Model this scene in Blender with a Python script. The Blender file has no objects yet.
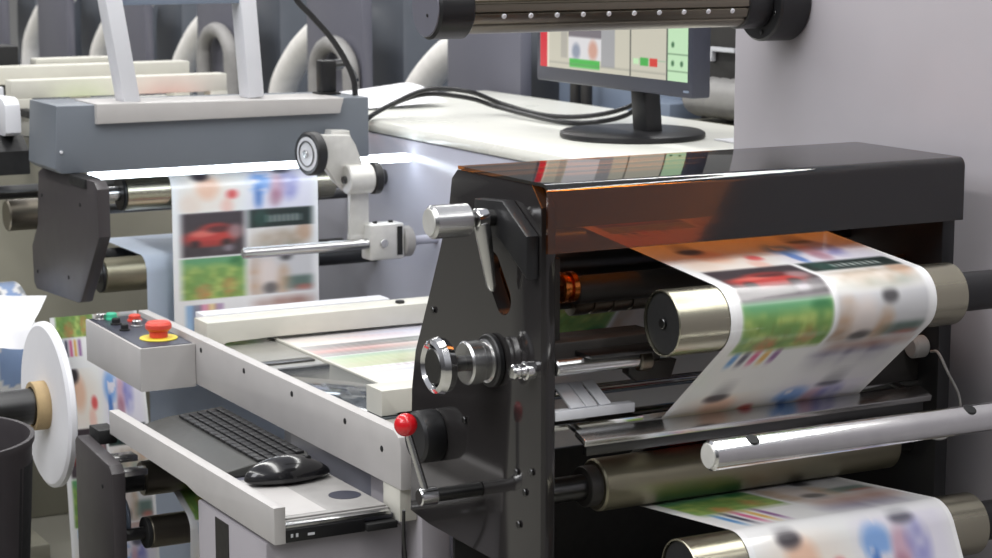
import bpy, bmesh, math, random
import numpy as np
from mathutils import Vector, Matrix
random.seed(4); rng = np.random.default_rng(4)
sc = bpy.context.scene
col = sc.collection
V = Vector

# ------------------------------------------------------------------ colours / materials
def lin(c):
    return tuple((v/255/12.92 if v/255 <= .04045 else ((v/255+.055)/1.055)**2.4) for v in c)

def mat(name, rgb, rough=.5, metal=0., spec=.5, noise=.06, scale=60, stretch=None, coat=0., bump=0.):
    m = bpy.data.materials.new(name); m.use_nodes = True
    nt = m.node_tree; b = nt.nodes['Principled BSDF']
    c = lin(rgb)
    b.inputs['Metallic'].default_value = metal
    b.inputs['Specular IOR Level'].default_value = spec
    b.inputs['Coat Weight'].default_value = coat
    tc = nt.nodes.new('ShaderNodeTexCoord'); mp = nt.nodes.new('ShaderNodeMapping')
    n = nt.nodes.new('ShaderNodeTexNoise'); n.inputs['Scale'].default_value = scale; n.inputs['Detail'].default_value = 3
    nt.links.new(tc.outputs['Object'], mp.inputs['Vector']); nt.links.new(mp.outputs['Vector'], n.inputs['Vector'])
    if stretch: mp.inputs['Scale'].default_value = stretch
    mr = nt.nodes.new('ShaderNodeMapRange')
    mr.inputs['From Min'].default_value = .3; mr.inputs['From Max'].default_value = .7
    mr.inputs['To Min'].default_value = 1-noise; mr.inputs['To Max'].default_value = 1+noise
    nt.links.new(n.outputs['Fac'], mr.inputs['Value'])
    mx = nt.nodes.new('ShaderNodeVectorMath'); mx.operation = 'SCALE'; mx.inputs[0].default_value = c
    nt.links.new(mr.outputs['Result'], mx.inputs['Scale'])
    nt.links.new(mx.outputs['Vector'], b.inputs['Base Color'])
    r2 = nt.nodes.new('ShaderNodeMath'); r2.operation = 'MULTIPLY'; r2.inputs[1].default_value = rough
    nt.links.new(mr.outputs['Result'], r2.inputs[0]); nt.links.new(r2.outputs['Value'], b.inputs['Roughness'])
    if bump:
        bp = nt.nodes.new('ShaderNodeBump'); bp.inputs['Strength'].default_value = bump; bp.inputs['Distance'].default_value = .001
        nt.links.new(n.outputs['Fac'], bp.inputs['Height']); nt.links.new(bp.outputs['Normal'], b.inputs['Normal'])
    return m

def emit(name, rgb, s):
    m = bpy.data.materials.new(name); m.use_nodes = True; nt = m.node_tree
    nt.nodes.remove(nt.nodes['Principled BSDF'])
    e = nt.nodes.new('ShaderNodeEmission'); e.inputs['Color'].default_value = (*lin(rgb), 1); e.inputs['Strength'].default_value = s
    nt.links.new(e.outputs['Emission'], nt.nodes['Material Output'].inputs['Surface']); return m

def printed(name, rough=.35, emission=0.):
    m = bpy.data.materials.new(name); m.use_nodes = True; nt = m.node_tree; b = nt.nodes['Principled BSDF']
    a = nt.nodes.new('ShaderNodeVertexColor'); a.layer_name = 'ink'
    b.inputs['Roughness'].default_value = rough
    if emission:
        b.inputs['Base Color'].default_value = (.02, .02, .02, 1)
        nt.links.new(a.outputs['Color'], b.inputs['Emission Color']); b.inputs['Emission Strength'].default_value = emission
    else:
        nt.links.new(a.outputs['Color'], b.inputs['Base Color'])
        b.inputs['Coat Weight'].default_value = .7; b.inputs['Coat Roughness'].default_value = .10
    return m

M = dict(
 panel = mat('panel_grey_paint', (164,160,165), .45, noise=.02, scale=8),
 console = mat('console_grey_paint', (172,173,186), .22, noise=.02, scale=8),
 slate = mat('slate_grey_paint', (112,118,126), .4, noise=.02, scale=10),
 white = mat('white_paint', (216,217,222), .4, noise=.02, scale=12),
 offwhite = mat('offwhite_top', (226,226,218), .28, noise=.03, scale=6),
 rail = mat('rail_grey_paint', (182,179,177), .42, noise=.03, scale=20),
 cream = mat('cream_paint', (202,200,190), .45, noise=.03, scale=20),
 beige = mat('beige_machine_paint', (150,147,132), .5, noise=.03, scale=6),
 black = mat('gloss_black_plate', (42,40,40), .09, noise=.03, scale=10, spec=.6),
 char = mat('charcoal_plate', (60,56,58), .42, noise=.05, scale=30),
 satin = mat('satin_black', (26,26,28), .4, noise=.05),
 rubber = mat('black_rubber', (20,20,21), .65, noise=.1),
 dull = mat('dark_bracket', (44,42,40), .5, noise=.1),
 cham = mat('champagne_anodised', (172,168,150), .27, 1., noise=.015, scale=40, stretch=(.05,6,6)),
 nip = mat('bronze_roller', (146,141,122), .42, 1., noise=.02, scale=40, stretch=(.05,6,6)),
 darkcham = mat('dark_bronze_metal', (126,120,108), .34, 1., noise=.02, scale=40, stretch=(.05,6,6)),
 steel = mat('brushed_steel', (196,196,196), .26, 1., noise=.02, scale=50, stretch=(.05,8,8)),
 chrome = mat('chrome', (215,215,215), .12, 1., noise=.04, scale=40),
 dkmet = mat('dark_steel', (88,88,88), .3, 1., noise=.06, scale=40, stretch=(.1,6,6)),
 copper = mat('copper_metal', (205,120,60), .25, 1., noise=.06, scale=40),
 alu = mat('cast_aluminium', (212,211,207), .42, .4, noise=.06, scale=50),
 bluish = mat('blue_grey_paint', (122,134,152), .45, noise=.03, scale=8),
 lilac = mat('lilac_grey_paint', (106,106,116), .3, noise=.04, scale=8),
 olive = mat('olive_grey_paint', (128,124,116), .5, noise=.04, scale=6),
 duct = mat('white_duct', (246,243,238), .5, noise=.05, scale=30),
 hose = mat('grey_hose', (150,148,146), .5, noise=.08, scale=30),
 drum = mat('dark_slate_housing', (108,113,121), .35, noise=.05, scale=8),
 red = mat('red_plastic', (208,24,34), .22, noise=.02, coat=.4),
 ered = mat('faded_red_plastic', (214,74,58), .35, noise=.02),
 yellow = mat('yellow_plastic', (232,214,70), .4, noise=.02),
 green = mat('green_plastic', (70,190,150), .4, noise=.02),
 kbd = mat('keyboard_plastic', (58,58,56), .42, noise=.05),
 key = mat('key_plastic', (30,30,32), .45, noise=.05),
 mouse = mat('mouse_plastic', (24,24,26), .18, noise=.03, coat=.3),
 cable = mat('cable_rubber', (30,30,32), .4, noise=.05),
 card = mat('brown_cardboard', (176,152,112), .7, noise=.06, scale=80),
 paper = mat('white_paper', (236,236,240), .5, noise=.01),
 bpaper = mat('pale_blue_paper', (206,218,236), .45, noise=.01),
 mon = mat('monitor_plastic', (58,60,72), .38, noise=.03),
 floor = mat('hall_floor', (150,148,138), .3, noise=.05, scale=3),
 wallm = mat('hall_wall', (150,150,150), .7, noise=.03, scale=2),
 bed = mat('table_bed_metal', (168,166,160), .3, .5, noise=.05, scale=30),
 glass = mat('dark_glass_strip', (96,102,108), .08, .6, noise=.05, scale=14),
 tube = emit('lamp_light', (236,246,255), 8.5),
)
def hood_mat():
    m = bpy.data.materials.new('amber_acrylic'); m.use_nodes = True; nt = m.node_tree
    nt.nodes.remove(nt.nodes['Principled BSDF'])
    t = nt.nodes.new('ShaderNodeBsdfTransparent'); t.inputs['Color'].default_value = (.76,.40,.11,1)
    g = nt.nodes.new('ShaderNodeBsdfGlossy'); g.inputs['Roughness'].default_value = .03; g.inputs['Color'].default_value = (.95,.95,.95,1)
    f = nt.nodes.new('ShaderNodeFresnel'); f.inputs['IOR'].default_value = 1.75
    n = nt.nodes.new('ShaderNodeTexNoise'); n.inputs['Scale'].default_value = 3
    bp = nt.nodes.new('ShaderNodeBump'); bp.inputs['Strength'].default_value = .02
    nt.links.new(n.outputs['Fac'], bp.inputs['Height']); nt.links.new(bp.outputs['Normal'], g.inputs['Normal'])
    x = nt.nodes.new('ShaderNodeMixShader')
    nt.links.new(f.outputs['Fac'], x.inputs['Fac']); nt.links.new(t.outputs[0], x.inputs[1]); nt.links.new(g.outputs[0], x.inputs[2])
    nt.links.new(x.outputs[0], nt.nodes['Material Output'].inputs['Surface']); return m
M['amber'] = hood_mat()
M['print'] = printed('printed_paper'); M['screen'] = printed('screen_glow', .2, 1.1)

# ------------------------------------------------------------------ mesh helpers (world coordinates)
def nb(): return bmesh.new()
def box(bm, a, b, bev=.0015):
    x0,y0,z0 = a; x1,y1,z1 = b
    vs = [bm.verts.new((x,y,z)) for x in (x0,x1) for y in (y0,y1) for z in (z0,z1)]
    fs = [bm.faces.new([vs[i] for i in q]) for q in ((0,1,3,2),(4,6,7,5),(0,4,5,1),(2,3,7,6),(0,2,6,4),(1,5,7,3))]
    if bev:
        es = list({e for f in fs for e in f.edges})
        bmesh.ops.bevel(bm, geom=es, offset=bev, segments=2, affect='EDGES', profile=.5, clamp_overlap=True)
    return bm
def prism(bm, pts, axis, a, b, bev=.002):
    def p(u, v, w): return {'X':(w,u,v),'Y':(u,w,v),'Z':(u,v,w)}[axis]
    A = [bm.verts.new(p(u,v,a)) for u,v in pts]; B = [bm.verts.new(p(u,v,b)) for u,v in pts]
    n = len(pts)
    fs = [bm.faces.new(A), bm.faces.new(B[::-1])] + [bm.faces.new((A[i],B[i],B[(i+1)%n],A[(i+1)%n])) for i in range(n)]
    if bev:
        es = list({e for f in fs[:2] for e in f.edges})
        bmesh.ops.bevel(bm, geom=es, offset=bev, segments=2, affect='EDGES', profile=.5, clamp_overlap=True)
    return bm
def frame(d):
    d = V(d).normalized(); h = V((0,0,1)) if abs(d.z) < .9 else V((1,0,0))
    u = d.cross(h).normalized(); return d, u, d.cross(u).normalized()
def lathe(bm, p0, axis, prof, seg=40, closed=False):
    d,u,w = frame(axis); p0 = V(p0); rings = []
    for r,t in prof:
        if r < 1e-6: rings.append([bm.verts.new(p0+d*t)])
        else: rings.append([bm.verts.new(p0+d*t+(u*math.cos(k*2*math.pi/seg)+w*math.sin(k*2*math.pi/seg))*r) for k in range(seg)])
    pairs = list(zip(rings, rings[1:])) + ([(rings[-1], rings[0])] if closed else [])
    for R,S in pairs:
        for k in range(seg):
            k2 = (k+1)%seg
            if len(R) == 1 and len(S) == 1: continue
            if len(R) == 1: bm.faces.new((R[0],S[k],S[k2]))
            elif len(S) == 1: bm.faces.new((R[k],S[0],R[k2]))
            else: bm.faces.new((R[k],S[k],S[k2],R[k2]))
    return bm
def cyl(bm, p0, p1, r, seg=36, bev=.0012, r2=None):
    L = (V(p1)-V(p0)).length; r2 = r if r2 is None else r2; b = min(bev, r*.3, r2*.3, L*.3)
    return lathe(bm, p0, V(p1)-V(p0), [(0,0),(r-b,0),(r,b),(r2,L-b),(r2-b,L),(0,L)], seg)
def pipe(bm, p0, p1, r, ri, seg=40):
    L = (V(p1)-V(p0)).length
    return lathe(bm, p0, V(p1)-V(p0), [(ri,0),(r-.001,0),(r,.001),(r,L-.001),(r-.001,L),(ri,L)], seg, True)
def sph(bm, c, r, s=(1,1,1), seg=28, rings=16):
    bmesh.ops.create_uvsphere(bm, u_segments=seg, v_segments=rings, radius=1, matrix=Matrix.Translation(V(c)) @ Matrix.Diagonal((r*s[0], r*s[1], r*s[2], 1))); return bm
def smooth_path(pts, n=8):
    P = [V(p) for p in pts]; out = []
    Q = [P[0]*2-P[1]] + P + [P[-1]*2-P[-2]]
    for i in range(1, len(Q)-2):
        a,b,c,d = Q[i-1:i+3]
        for k in range(n):
            t = k/n
            out.append(.5*((2*b)+(c-a)*t+(2*a-5*b+4*c-d)*t*t+(3*b-a-3*c+d)*t**3))
    return out+[P[-1]]
def hosepath(bm, pts, r, seg=12, n=8, rib=0):
    P = smooth_path(pts, n); rings = []; u = None
    for i,p in enumerate(P):
        d = (P[min(i+1,len(P)-1)]-P[max(i-1,0)]).normalized()
        if u is None: u = frame(d)[1]
        u = (u-d*u.dot(d)).normalized(); w = d.cross(u)
        rr = r*(1+(rib if i%2 else -rib))
        rings.append([bm.verts.new(p+(u*math.cos(k*2*math.pi/seg)+w*math.sin(k*2*math.pi/seg))*rr) for k in range(seg)])
    for R,S in zip(rings, rings[1:]):
        for k in range(seg): bm.faces.new((R[k],S[k],S[(k+1)%seg],R[(k+1)%seg]))
    bm.faces.new(rings[0][::-1]); bm.faces.new(rings[-1]); return bm
def obox(bm, c, ex, ey, ez, hx, hy, hz, bev=.0015):
    """box centred at c with half sizes along three given directions"""
    t = bmesh.new(); box(t, (-hx,-hy,-hz), (hx,hy,hz), bev)
    mtx = Matrix((V(ex).normalized(), V(ey).normalized(), V(ez).normalized())).transposed().to_4x4(); mtx.translation = V(c)
    t.transform(mtx); me = bpy.data.meshes.new('t'); t.to_mesh(me); t.free(); bm.from_mesh(me); bpy.data.meshes.remove(me); return bm

WL = {}
def link(name, bm, m, parent=None, loc=None, smooth=32):
    loc = WL[parent] if parent is not None else V(loc)
    bmesh.ops.recalc_face_normals(bm, faces=bm.faces)
    bm.transform(Matrix.Translation(-loc))
    me = bpy.data.meshes.new(name); bm.to_mesh(me); bm.free()
    me.materials.append(M[m])
    me.polygons.foreach_set('use_smooth', [True]*len(me.polygons)); me.set_sharp_from_angle(angle=math.radians(smooth))
    o = bpy.data.objects.new(name, me); col.objects.link(o)
    if parent is not None: o.parent = parent
    else: o.location = loc
    WL[o] = V(loc)
    return o
def tag(o, label, cat, group=None):
    o['label'] = label; o['category'] = cat
    if group: o['group'] = group
    return o
def T(name, label, cat, loc, group=None):
    o = bpy.data.objects.new(name, None); col.objects.link(o); o.location = loc; o.empty_display_size = .05; WL[o] = V(loc)
    return tag(o, label, cat, group)
def P(name, bm, m, parent, label=None, **k):
    # a sub-part shares its part's origin
    o = link(name, bm, m, parent, **k)
    if label: o['label'] = label
    return o
def S(name, bm, m, label, cat, loc, group=None, **k):
    return tag(link(name, bm, m, None, loc, **k), label, cat, group)
def struct(name, bm, m, loc=(0,0,0)):
    o = link(name, bm, m, None, loc); o['kind'] = 'structure'; return o
def copy_tree(o, dloc=(0,0,0), parent=None):
    c = o.copy(); col.objects.link(c)
    if parent is not None: c.parent = parent
    else: c.location = o.location + V(dloc)
    for ch in list(o.children): copy_tree(ch, parent=c)
    WL[c] = WL[o]+V(dloc)
    return c
def bolts(parent, pts, axis, r=.006, h=.003, m='satin', name='bolt'):
    for p in pts:
        b = nb(); cyl(b, p, V(p)+V(axis)*h, r, 16, .001); P(name, b, m, parent)

# ------------------------------------------------------------------ the hall
struct('floor', box(nb(), (-4,-3,-.05), (8,18,0), 0), 'floor')
struct('wall_back', box(nb(), (-4,15.5,0), (8,15.7,4.5), 0), 'wallm', (0,15.5,0))
struct('wall_right', box(nb(), (6.5,-3,0), (6.7,15.5,4.5), 0), 'wallm', (6.5,0,0))

# ------------------------------------------------------------------ press body on the right
XC = 2.33; XK = 2.27
t = T('press_console', 'low grey console cabinet with white top carrying the monitor', 'cabinet', (XK+.35,4.4,0))
P('body', box(nb(), (XK,3.352,0), (2.96,5.5,1.085), .004), 'console', t)
P('top_cover', box(nb(), (XK-.004,3.352,1.0853), (2.97,5.51,1.118), .012), 'offwhite', t, 'white top cover')
t = T('press_cabinet', 'tall plain grey cabinet panel at the right edge', 'cabinet', (XC+.35,2.0,0))
P('body', box(nb(), (XC,.6,0), (2.95,3.345,1.60), .004), 'panel', t)

# ------------------------------------------------------------------ overhead bar bolted to the tall cabinet
zb, yb = 1.461, 3.18
t = T('guide_bar', 'dark grooved overhead bar with black end cap at top of photo', 'bar', (XC,yb,zb))
b = nb(); pr = []
R0 = .045
n = 120; prof = []
for k in range(n):
    a = k/n*2*math.pi; g = 0
    for ga in (2.75, 2.95, 3.35, 3.85):
        if abs(a-ga) < .035: g = .0035
    prof.append((yb+math.cos(a)*(R0-g), zb+math.sin(a)*(R0-g)))
prism(b, prof, 'X', 1.665, 2.215, 0)
P('bar', b, 'darkcham', t)
c = nb(); cyl(c, (1.60,yb,zb), (1.666,yb,zb), .0525, 48, .004); e = P('end_cap', c, 'satin', t)
c = nb(); cyl(c, (1.597,yb,zb), (1.6005,yb,zb), .048, 48, .001); P('cap_face', c, 'lilac', e, 'grey lilac cap face')
c = nb(); cyl(c, (1.5955,yb-.01,zb-.012), (1.5985,yb-.01,zb-.012), .003, 12, .0005); P('screw', c, 'rubber', e)
c = nb(); cyl(c, (2.214,yb,zb), (2.265,yb,zb), .049, 48, .003); P('collar', c, 'satin', t)
c = nb(); cyl(c, (2.265,yb,zb), (XC+.0008,yb,zb), .072, 56, .004); f = P('flange', c, 'satin', t)
for a in (3.5, 4.5, 5.4):
    c = nb(); q = V((2.264, yb+math.cos(a)*.056, zb+math.sin(a)*.056)); cyl(c, q, q+V((-.002,0,0)), .004, 12, .0006); P('screw', c, 'dkmet', f)
for k in range(10):
    x = 1.722+k*.0508; a = math.pi+.33
    q = V((x, yb+math.cos(a)*.0435, zb+math.sin(a)*.0435)); d = V((0,math.cos(a),math.sin(a)))
    c = nb(); cyl(c, q, q+d*.004, .0045, 14, .001); P('stud', c, 'white', t, 'small white stud')

# ------------------------------------------------------------------ the printed web and its rollers
def belt(items):
    """items: (y, z, r, sign). Returns points along the belt and arc length marks for entry/exit of each item"""
    th = []
    for (y1,z1,r1,s1),(y2,z2,r2,s2) in zip(items, items[1:]):
        dx,dz = y2-y1, z2-z1; d = math.hypot(dx,dz)
        th.append(math.atan2(dz,dx)+math.asin((s1*r1-s2*r2)/d))
    pts = []; marks = []
    def add(p):
        if pts:
            q = pts[-1][0]; pts.append((p, pts[-1][1]+math.hypot(p[0]-q[0],p[1]-q[1])))
        else: pts.append((p, 0.))
    for i,(y,z,r,s) in enumerate(items):
        a = th[i-1] if i else th[0]; b_ = th[i] if i < len(th) else th[-1]
        if r == 0 or s == 0:
            add((y,z)); marks.append((pts[-1][1],)*2); continue
        da = b_-a
        while s > 0 and da < -1e-6: da += 2*math.pi
        while s < 0 and da > 1e-6: da -= 2*math.pi
        nn = max(2, int(abs(da)*r/.0025))
        for k in range(nn+1):
            h = a+da*k/nn; add((y+s*r*math.sin(h), z-s*r*math.cos(h)))
            if k == 0: s0 = pts[-1][1]
        marks.append((s0, pts[-1][1]))
    return pts, marks

def blob(u, v, cu, cv, ru, rv, soft=.35):
    d = np.sqrt(((u-cu)/ru)**2+((v-cv)/rv)**2); return np.clip((1+soft-d)/(2*soft), 0, 1)
def over(c, rgb, a): return c*(1-a[:,None])+np.array(rgb, float)[None,:]*a[:,None]
def rect(u, v, u0, u1, v0, v1, e=.012):
    f = lambda x, lo, hi: np.clip((x-lo)/e+.5,0,1)*np.clip((hi-x)/e+.5,0,1)
    return f(u,u0,u1)*f(v,v0,v1)
def vnoise(u, v, fu, fv, seed):
    r = np.random.default_rng(seed).random((64,64)); x = u*fu; y = v*fv
    i = np.floor(x).astype(int); j = np.floor(y).astype(int); fx = x-i; fy = y-j; fx = fx*fx*(3-2*fx); fy = fy*fy*(3-2*fy)
    g = lambda a,b: r[a%64,b%64]
    return (g(i,j)*(1-fx)+g(i+1,j)*fx)*(1-fy)+(g(i,j+1)*(1-fx)+g(i+1,j+1)*fx)*fy

def art(u, ph):
    """artwork of the label sheet: u across 0..1, ph repeats every 1 (portraits, car strip, meadow, colour bars); sRGB 0..255"""
    p = ph-np.floor(ph); c = np.full((len(u),3), 238.)
    nA = vnoise(u, ph, 26, 30, 1); nB = vnoise(u, ph, 60, 60, 2); nC = vnoise(u, ph, 14, 18, 3)
    # portraits
    t = p/.3; on = (t >= 0)&(t < 1)
    q = np.full((len(u),3), 238.); q[:,2] = 236
    q = over(q, (246,226,206), .5*blob(u,t,.25,.55,.2,.5))
    q = over(q, (238,190,160), .8*blob(u,t,.24,.42,.075,.28)); q = over(q, (58,52,58), blob(u,t,.2,.12,.055,.13))
    q = over(q, (220,80,80), .9*blob(u,t,.405,.6,.035,.11)); q = over(q, (240,170,150), .5*blob(u,t,.37,.88,.04,.2))
    q = over(q, (236,214,196), .6*blob(u,t,.12,.8,.07,.25))
    q = over(q, (226,222,236), .8*rect(u,t,.52,.97,-.1,1.1,.1))
    q = over(q, (110,160,226), .8*blob(u,t,.6,.36,.07,.26)*(nA>.3)); q = over(q, (60,110,190), .8*blob(u,t,.585,.72,.025,.25))
    q = over(q, (200,150,170), .7*blob(u,t,.72,.5,.05,.3)); q = over(q, (140,140,200), .7*blob(u,t,.8,.45,.06,.35)*(.4+nA))
    q = over(q, (80,78,92), .9*blob(u,t,.755,.07,.06,.09)); q = over(q, (150,90,110), .5*blob(u,t,.7,.75,.04,.2))
    c[on] = q[on]
    # car strip and dark banner
    t = (p-.3)/.3; on = (t >= 0)&(t < 1)
    q = np.full((len(u),3), 238.)
    w = rect(u,t,.06,.485,.0,.98,.02)
    q = over(q, (66,58,62), w); q = over(q, (96,88,92), w*.7*rect(u,t,.06,.485,.55,.98,.3)*nC)
    car = np.maximum(blob(u,t,.25,.56,.175,.19,.25), blob(u,t,.29,.40,.11,.15,.3))*w
    q = over(q, (188,62,56), car); q = over(q, (222,120,108), .8*blob(u,t,.2,.46,.09,.08)*car); q = over(q, (70,40,44), .8*blob(u,t,.31,.38,.085,.08)*w)
    q = over(q, (176,140,142), .8*blob(u,t,.425,.45,.05,.16)*w); q = over(q, (150,52,48), .6*blob(u,t,.25,.70,.15,.07)*w); q = over(q, (44,36,38), .9*blob(u,t,.15,.69,.03,.09)*w); q = over(q, (44,36,38), .9*blob(u,t,.36,.69,.03,.09)*w)
    q = over(q, (150,140,150), .8*blob(u,t,.375,.82,.035,.08)*w)
    w2 = rect(u,t,.515,.955,.0,.42,.02); q = over(q, (36,48,46), w2)
    for k in range(8): q = over(q, (196,204,200), .75*rect(u,t,.64+k*.031,.659+k*.031,.13+.02*(k%2),.31,.008)*w2)
    q = over(q, (44,84,74), .6*blob(u,t,.6,.2,.05,.2)*w2)
    w3 = rect(u,t,.515,.955,.42,.98,.02); q = over(q, (226,222,218), w3)
    q = over(q, (178,160,140), w3*blob(u,t,.74,.72,.2,.22)*(.45+.55*nA)); q = over(q, (130,150,140), .8*w3*rect(u,t,.5,.97,.8,1.0,.2)*nC)
    q = over(q, (190,150,120), .7*w3*blob(u,t,.9,.55,.05,.2))
    c[on] = q[on]
    # meadow and animals
    t = (p-.6)/.3; on = (t >= 0)&(t < 1)
    q = np.full((len(u),3), 238.)
    w = rect(u,t,.06,.485,.02,1.2,.02)
    q = over(q, (118,160,84), w); q = over(q, (96,158,110), w*rect(u,t,0,.5,-.1,.2,.2)); q = over(q, (40,110,60), .8*w*blob(u,t,.43,.16,.05,.14))
    q = over(q, (178,198,110), w*np.clip((nA-.35)*1.8,0,1)*rect(u,t,0,.5,.2,1.2,.2)); q = over(q, (120,142,64), w*np.clip((nB-.5)*1.6,0,.8)*rect(u,t,0,.5,.35,1.2,.2))
    q = over(q, (196,130,80), .8*w*blob(u,t,.2,.85,.05,.2)*(.3+nB)); q = over(q, (186,140,80), .8*w*blob(u,t,.38,.72,.045,.22)*(.3+nB))
    w2 = rect(u,t,.51,.96,-.1,1.2,.02); q = over(q, (206,206,208), w2)
    q = over(q, (196,160,130), .8*w2*blob(u,t,.56,.6,.06,.5)*(.4+.7*nA)); q = over(q, (200,164,132), .8*w2*blob(u,t,.75,.72,.05,.4)*(.4+.7*nA))
    q = over(q, (226,214,208), .9*w2*blob(u,t,.645,.5,.07,.4)); q = over(q, (58,56,58), .85*w2*blob(u,t,.77,.1,.04,.12)); q = over(q, (70,66,66), .7*w2*blob(u,t,.66,.85,.05,.14))
    q = over(q, (70,96,86), .75*w2*rect(u,t,.78,.97,.6,.92,.1)); q = over(q, (200,110,100), .7*w2*rect(u,t,.84,.95,.82,.95,.08))
    c[on] = q[on]
    # colour bars
    t = (p-.9)/.1; on = (t >= 0)&(t < 1)
    q = np.full((len(u),3), 238.)
    for k,(cc) in enumerate(((40,120,200),(30,30,60),(214,60,120),(230,170,60),(120,60,130))):
        q = over(q, cc, .8*rect(u,t,.09+k*.05,.12+k*.05,.08,.62,.015))
    q = over(q, (150,96,80), .8*rect(u,t,.56,.96,.06,.42,.12)*(.4+.6*nC)); q = over(q, (104,96,130), .75*rect(u,t,.52,.9,.40,.72,.12)*(.4+.6*nA))
    c[on] = q[on]
    m = (u < .03)|(u > .975)
    c[m] = 243.
    return c
def to_lin(c):
    c = np.clip(c/255.,0,1); return np.where(c <= .04045, c/12.92, ((c+.055)/1.055)**2.4)

def web_mesh(name, pts, anchors, x0, x1, nu=120, ds=.003, blur=None, parent_loc=(0,0,0), artfn=None):
    S_ = np.array([p[1] for p in pts]); Y = np.array([p[0][0] for p in pts]); Z = np.array([p[0][1] for p in pts])
    s = [];
    for a,b_ in zip(S_, S_[1:]):
        k = max(1, int(math.ceil((b_-a)/ds))); s += list(a+(b_-a)*np.arange(k)/k)
    s = np.array(s+[S_[-1]]); y = np.interp(s,S_,Y); z = np.interp(s,S_,Z)
    aS = [a[0] for a in anchors]; aP = [a[1] for a in anchors]
    ph = np.interp(s, aS, aP); u = np.linspace(0,1,nu)
    U = np.tile(u,len(s)); PH = np.repeat(ph,nu); SS = np.repeat(s,nu)
    C = (artfn or art)(U, PH)
    if blur:
        n_ = 13
        for s0,s1,amt,ax in blur:
            k = (SS >= s0)&(SS < s1)
            acc = 0
            for j in range(n_):
                o_ = (j/(n_-1)-.5)*amt
                acc = acc+art(np.clip(U[k]+(o_ if ax == 'u' else 0), .0, 1), PH[k]+(0 if ax == 'u' else o_))
            C[k] = acc/n_ if amt < .3 else acc/n_*.74+.26*240
    L = V(parent_loc)
    co = np.stack([x0+(x1-x0)*U-L.x, np.repeat(y,nu)-L.y, np.repeat(z,nu)-L.z], 1)
    ns = len(s); i = np.arange(ns-1)[:,None]*nu+np.arange(nu-1)[None,:]; i = i.ravel()
    f = np.stack([i,i+1,i+nu+1,i+nu],1)
    me = bpy.data.meshes.new(name)
    me.vertices.add(len(co)); me.vertices.foreach_set('co', co.ravel())
    me.loops.add(f.size); me.loops.foreach_set('vertex_index', f.ravel().astype(np.int32))
    me.polygons.add(len(f)); me.polygons.foreach_set('loop_start', (np.arange(len(f))*4).astype(np.int32))
    me.update(calc_edges=True)
    me.polygons.foreach_set('use_smooth', [True]*len(me.polygons))
    a = me.color_attributes.new('ink','FLOAT_COLOR','POINT')
    rgba = np.ones((len(co),4), np.float32); rgba[:,:3] = to_lin(C); a.data.foreach_set('color', rgba.ravel())
    return me

X0, X1 = 1.703, 2.072
RU = (2.49, 1.045, .0475); RB = (2.68, .7665, .0400); RL = (2.43, .700, .0475)
e_ = .0012
items = [(5.15,1.03,0,0), (4.745,.982,.041+e_,1), (4.66,.60,.044+e_,-1), (4.26,.7395,0,0), (3.24,.7395,0,0),
         (2.85,1.09,.040+e_,1), (*RU[:2],RU[2]+e_,1), (*RB[:2],RB[2]+e_,-1), (*RL[:2],RL[2]+e_,1), (2.20,.34,0,0)]
pts, mk = belt(items)
s_ul = mk[1][1]          # end of wrap on the upper left roller, z = .982
def at_z(z): return s_ul+(.982-z)
u0 = mk[6][0]            # entry on the upper right roller
anch = [(0,-.6), (at_z(1.03),0.), (at_z(.929),.3), (at_z(.824),.6), (at_z(.723),.9), (mk[2][1],1.05),
        (mk[3][0],1.62), (mk[4][0],4.2), (mk[5][0],5.2), (u0-.30,5.97), (u0-.19,6.0), (u0-.065,6.3), (u0+.045,6.6), (u0+.135,6.9),
        (mk[6][1]+.07,6.975), (mk[6][1]+.15,6.999), (mk[7][0]-.01,7.5), (mk[7][1]+.02,7.62), (mk[7][1]+.13,7.9), (mk[8][0]-.004,7.975), (mk[8][0]+.028,7.998), (mk[8][0]+.14,8.3), (pts[-1][1],9.3)]
me = web_mesh('paper_web', pts, anch, X0, X1, blur=[(0,mk[2][1],.05,'u'),(mk[3][0],mk[4][1],.6,'u'),(u0-.3,pts[-1][1],.03,'p')], parent_loc=(1.875,3.3,.7))
web = bpy.data.objects.new('paper_web', me); col.objects.link(web); web.location = (1.875,3.3,.7); me.materials.append(M['print'])
tag(web, 'wide printed paper web with car and meadow labels running over all rollers', 'paper web')

def roller(name, label, y, z, r, xa, xb, m, sh=None, group=None, open_end=True, cat='roller'):
    """tube with dark end discs; sh = list of (x0,x1,r,mat) journals"""
    t = T(name, label, cat, ((xa+xb)/2, y, z), group)
    if open_end:
        P('tube', pipe(nb(), (xa,y,z), (xb,y,z), r, r*.945, 56), m, t)
        P('end_disc', cyl(nb(), (xa+.004,y,z), (xa+.02,y,z), r*.94, 48, .001), 'rubber', t, 'black end disc')
        P('hub', cyl(nb(), (xa-.0005,y,z), (xa+.0045,y,z), r*.16, 20, .001), 'dkmet', t)
    else:
        P('tube', cyl(nb(), (xa,y,z), (xb,y,z), r, 56, .003), m, t)
    for (a,b_,rr,mm) in (sh or []):
        P('journal', cyl(nb(), (a,y,z), (b_,y,z), rr, 36, .001), mm, t)
    return t
roller('web_roller', 'upper metal roller in front of amber hood with web wrapped around', *RU, 1.619, 2.135, 'cham', [(2.133,XC-.0005,.030,'satin')])
roller('web_roller', 'lowest metal roller at bottom edge with white portrait web', *RL, 1.615, 2.140, 'cham', [(2.138,XC-.0005,.030,'satin')])
roller('nip_roller', 'thick bronze roller beneath the flat bar on right unit', *RB, 1.625, 2.18, 'nip', [(1.5245,1.627,.019,'dkmet'),(1.605,1.6255,.031,'dull'),(2.178,2.2195,.02,'dkmet')], open_end=False)
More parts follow.
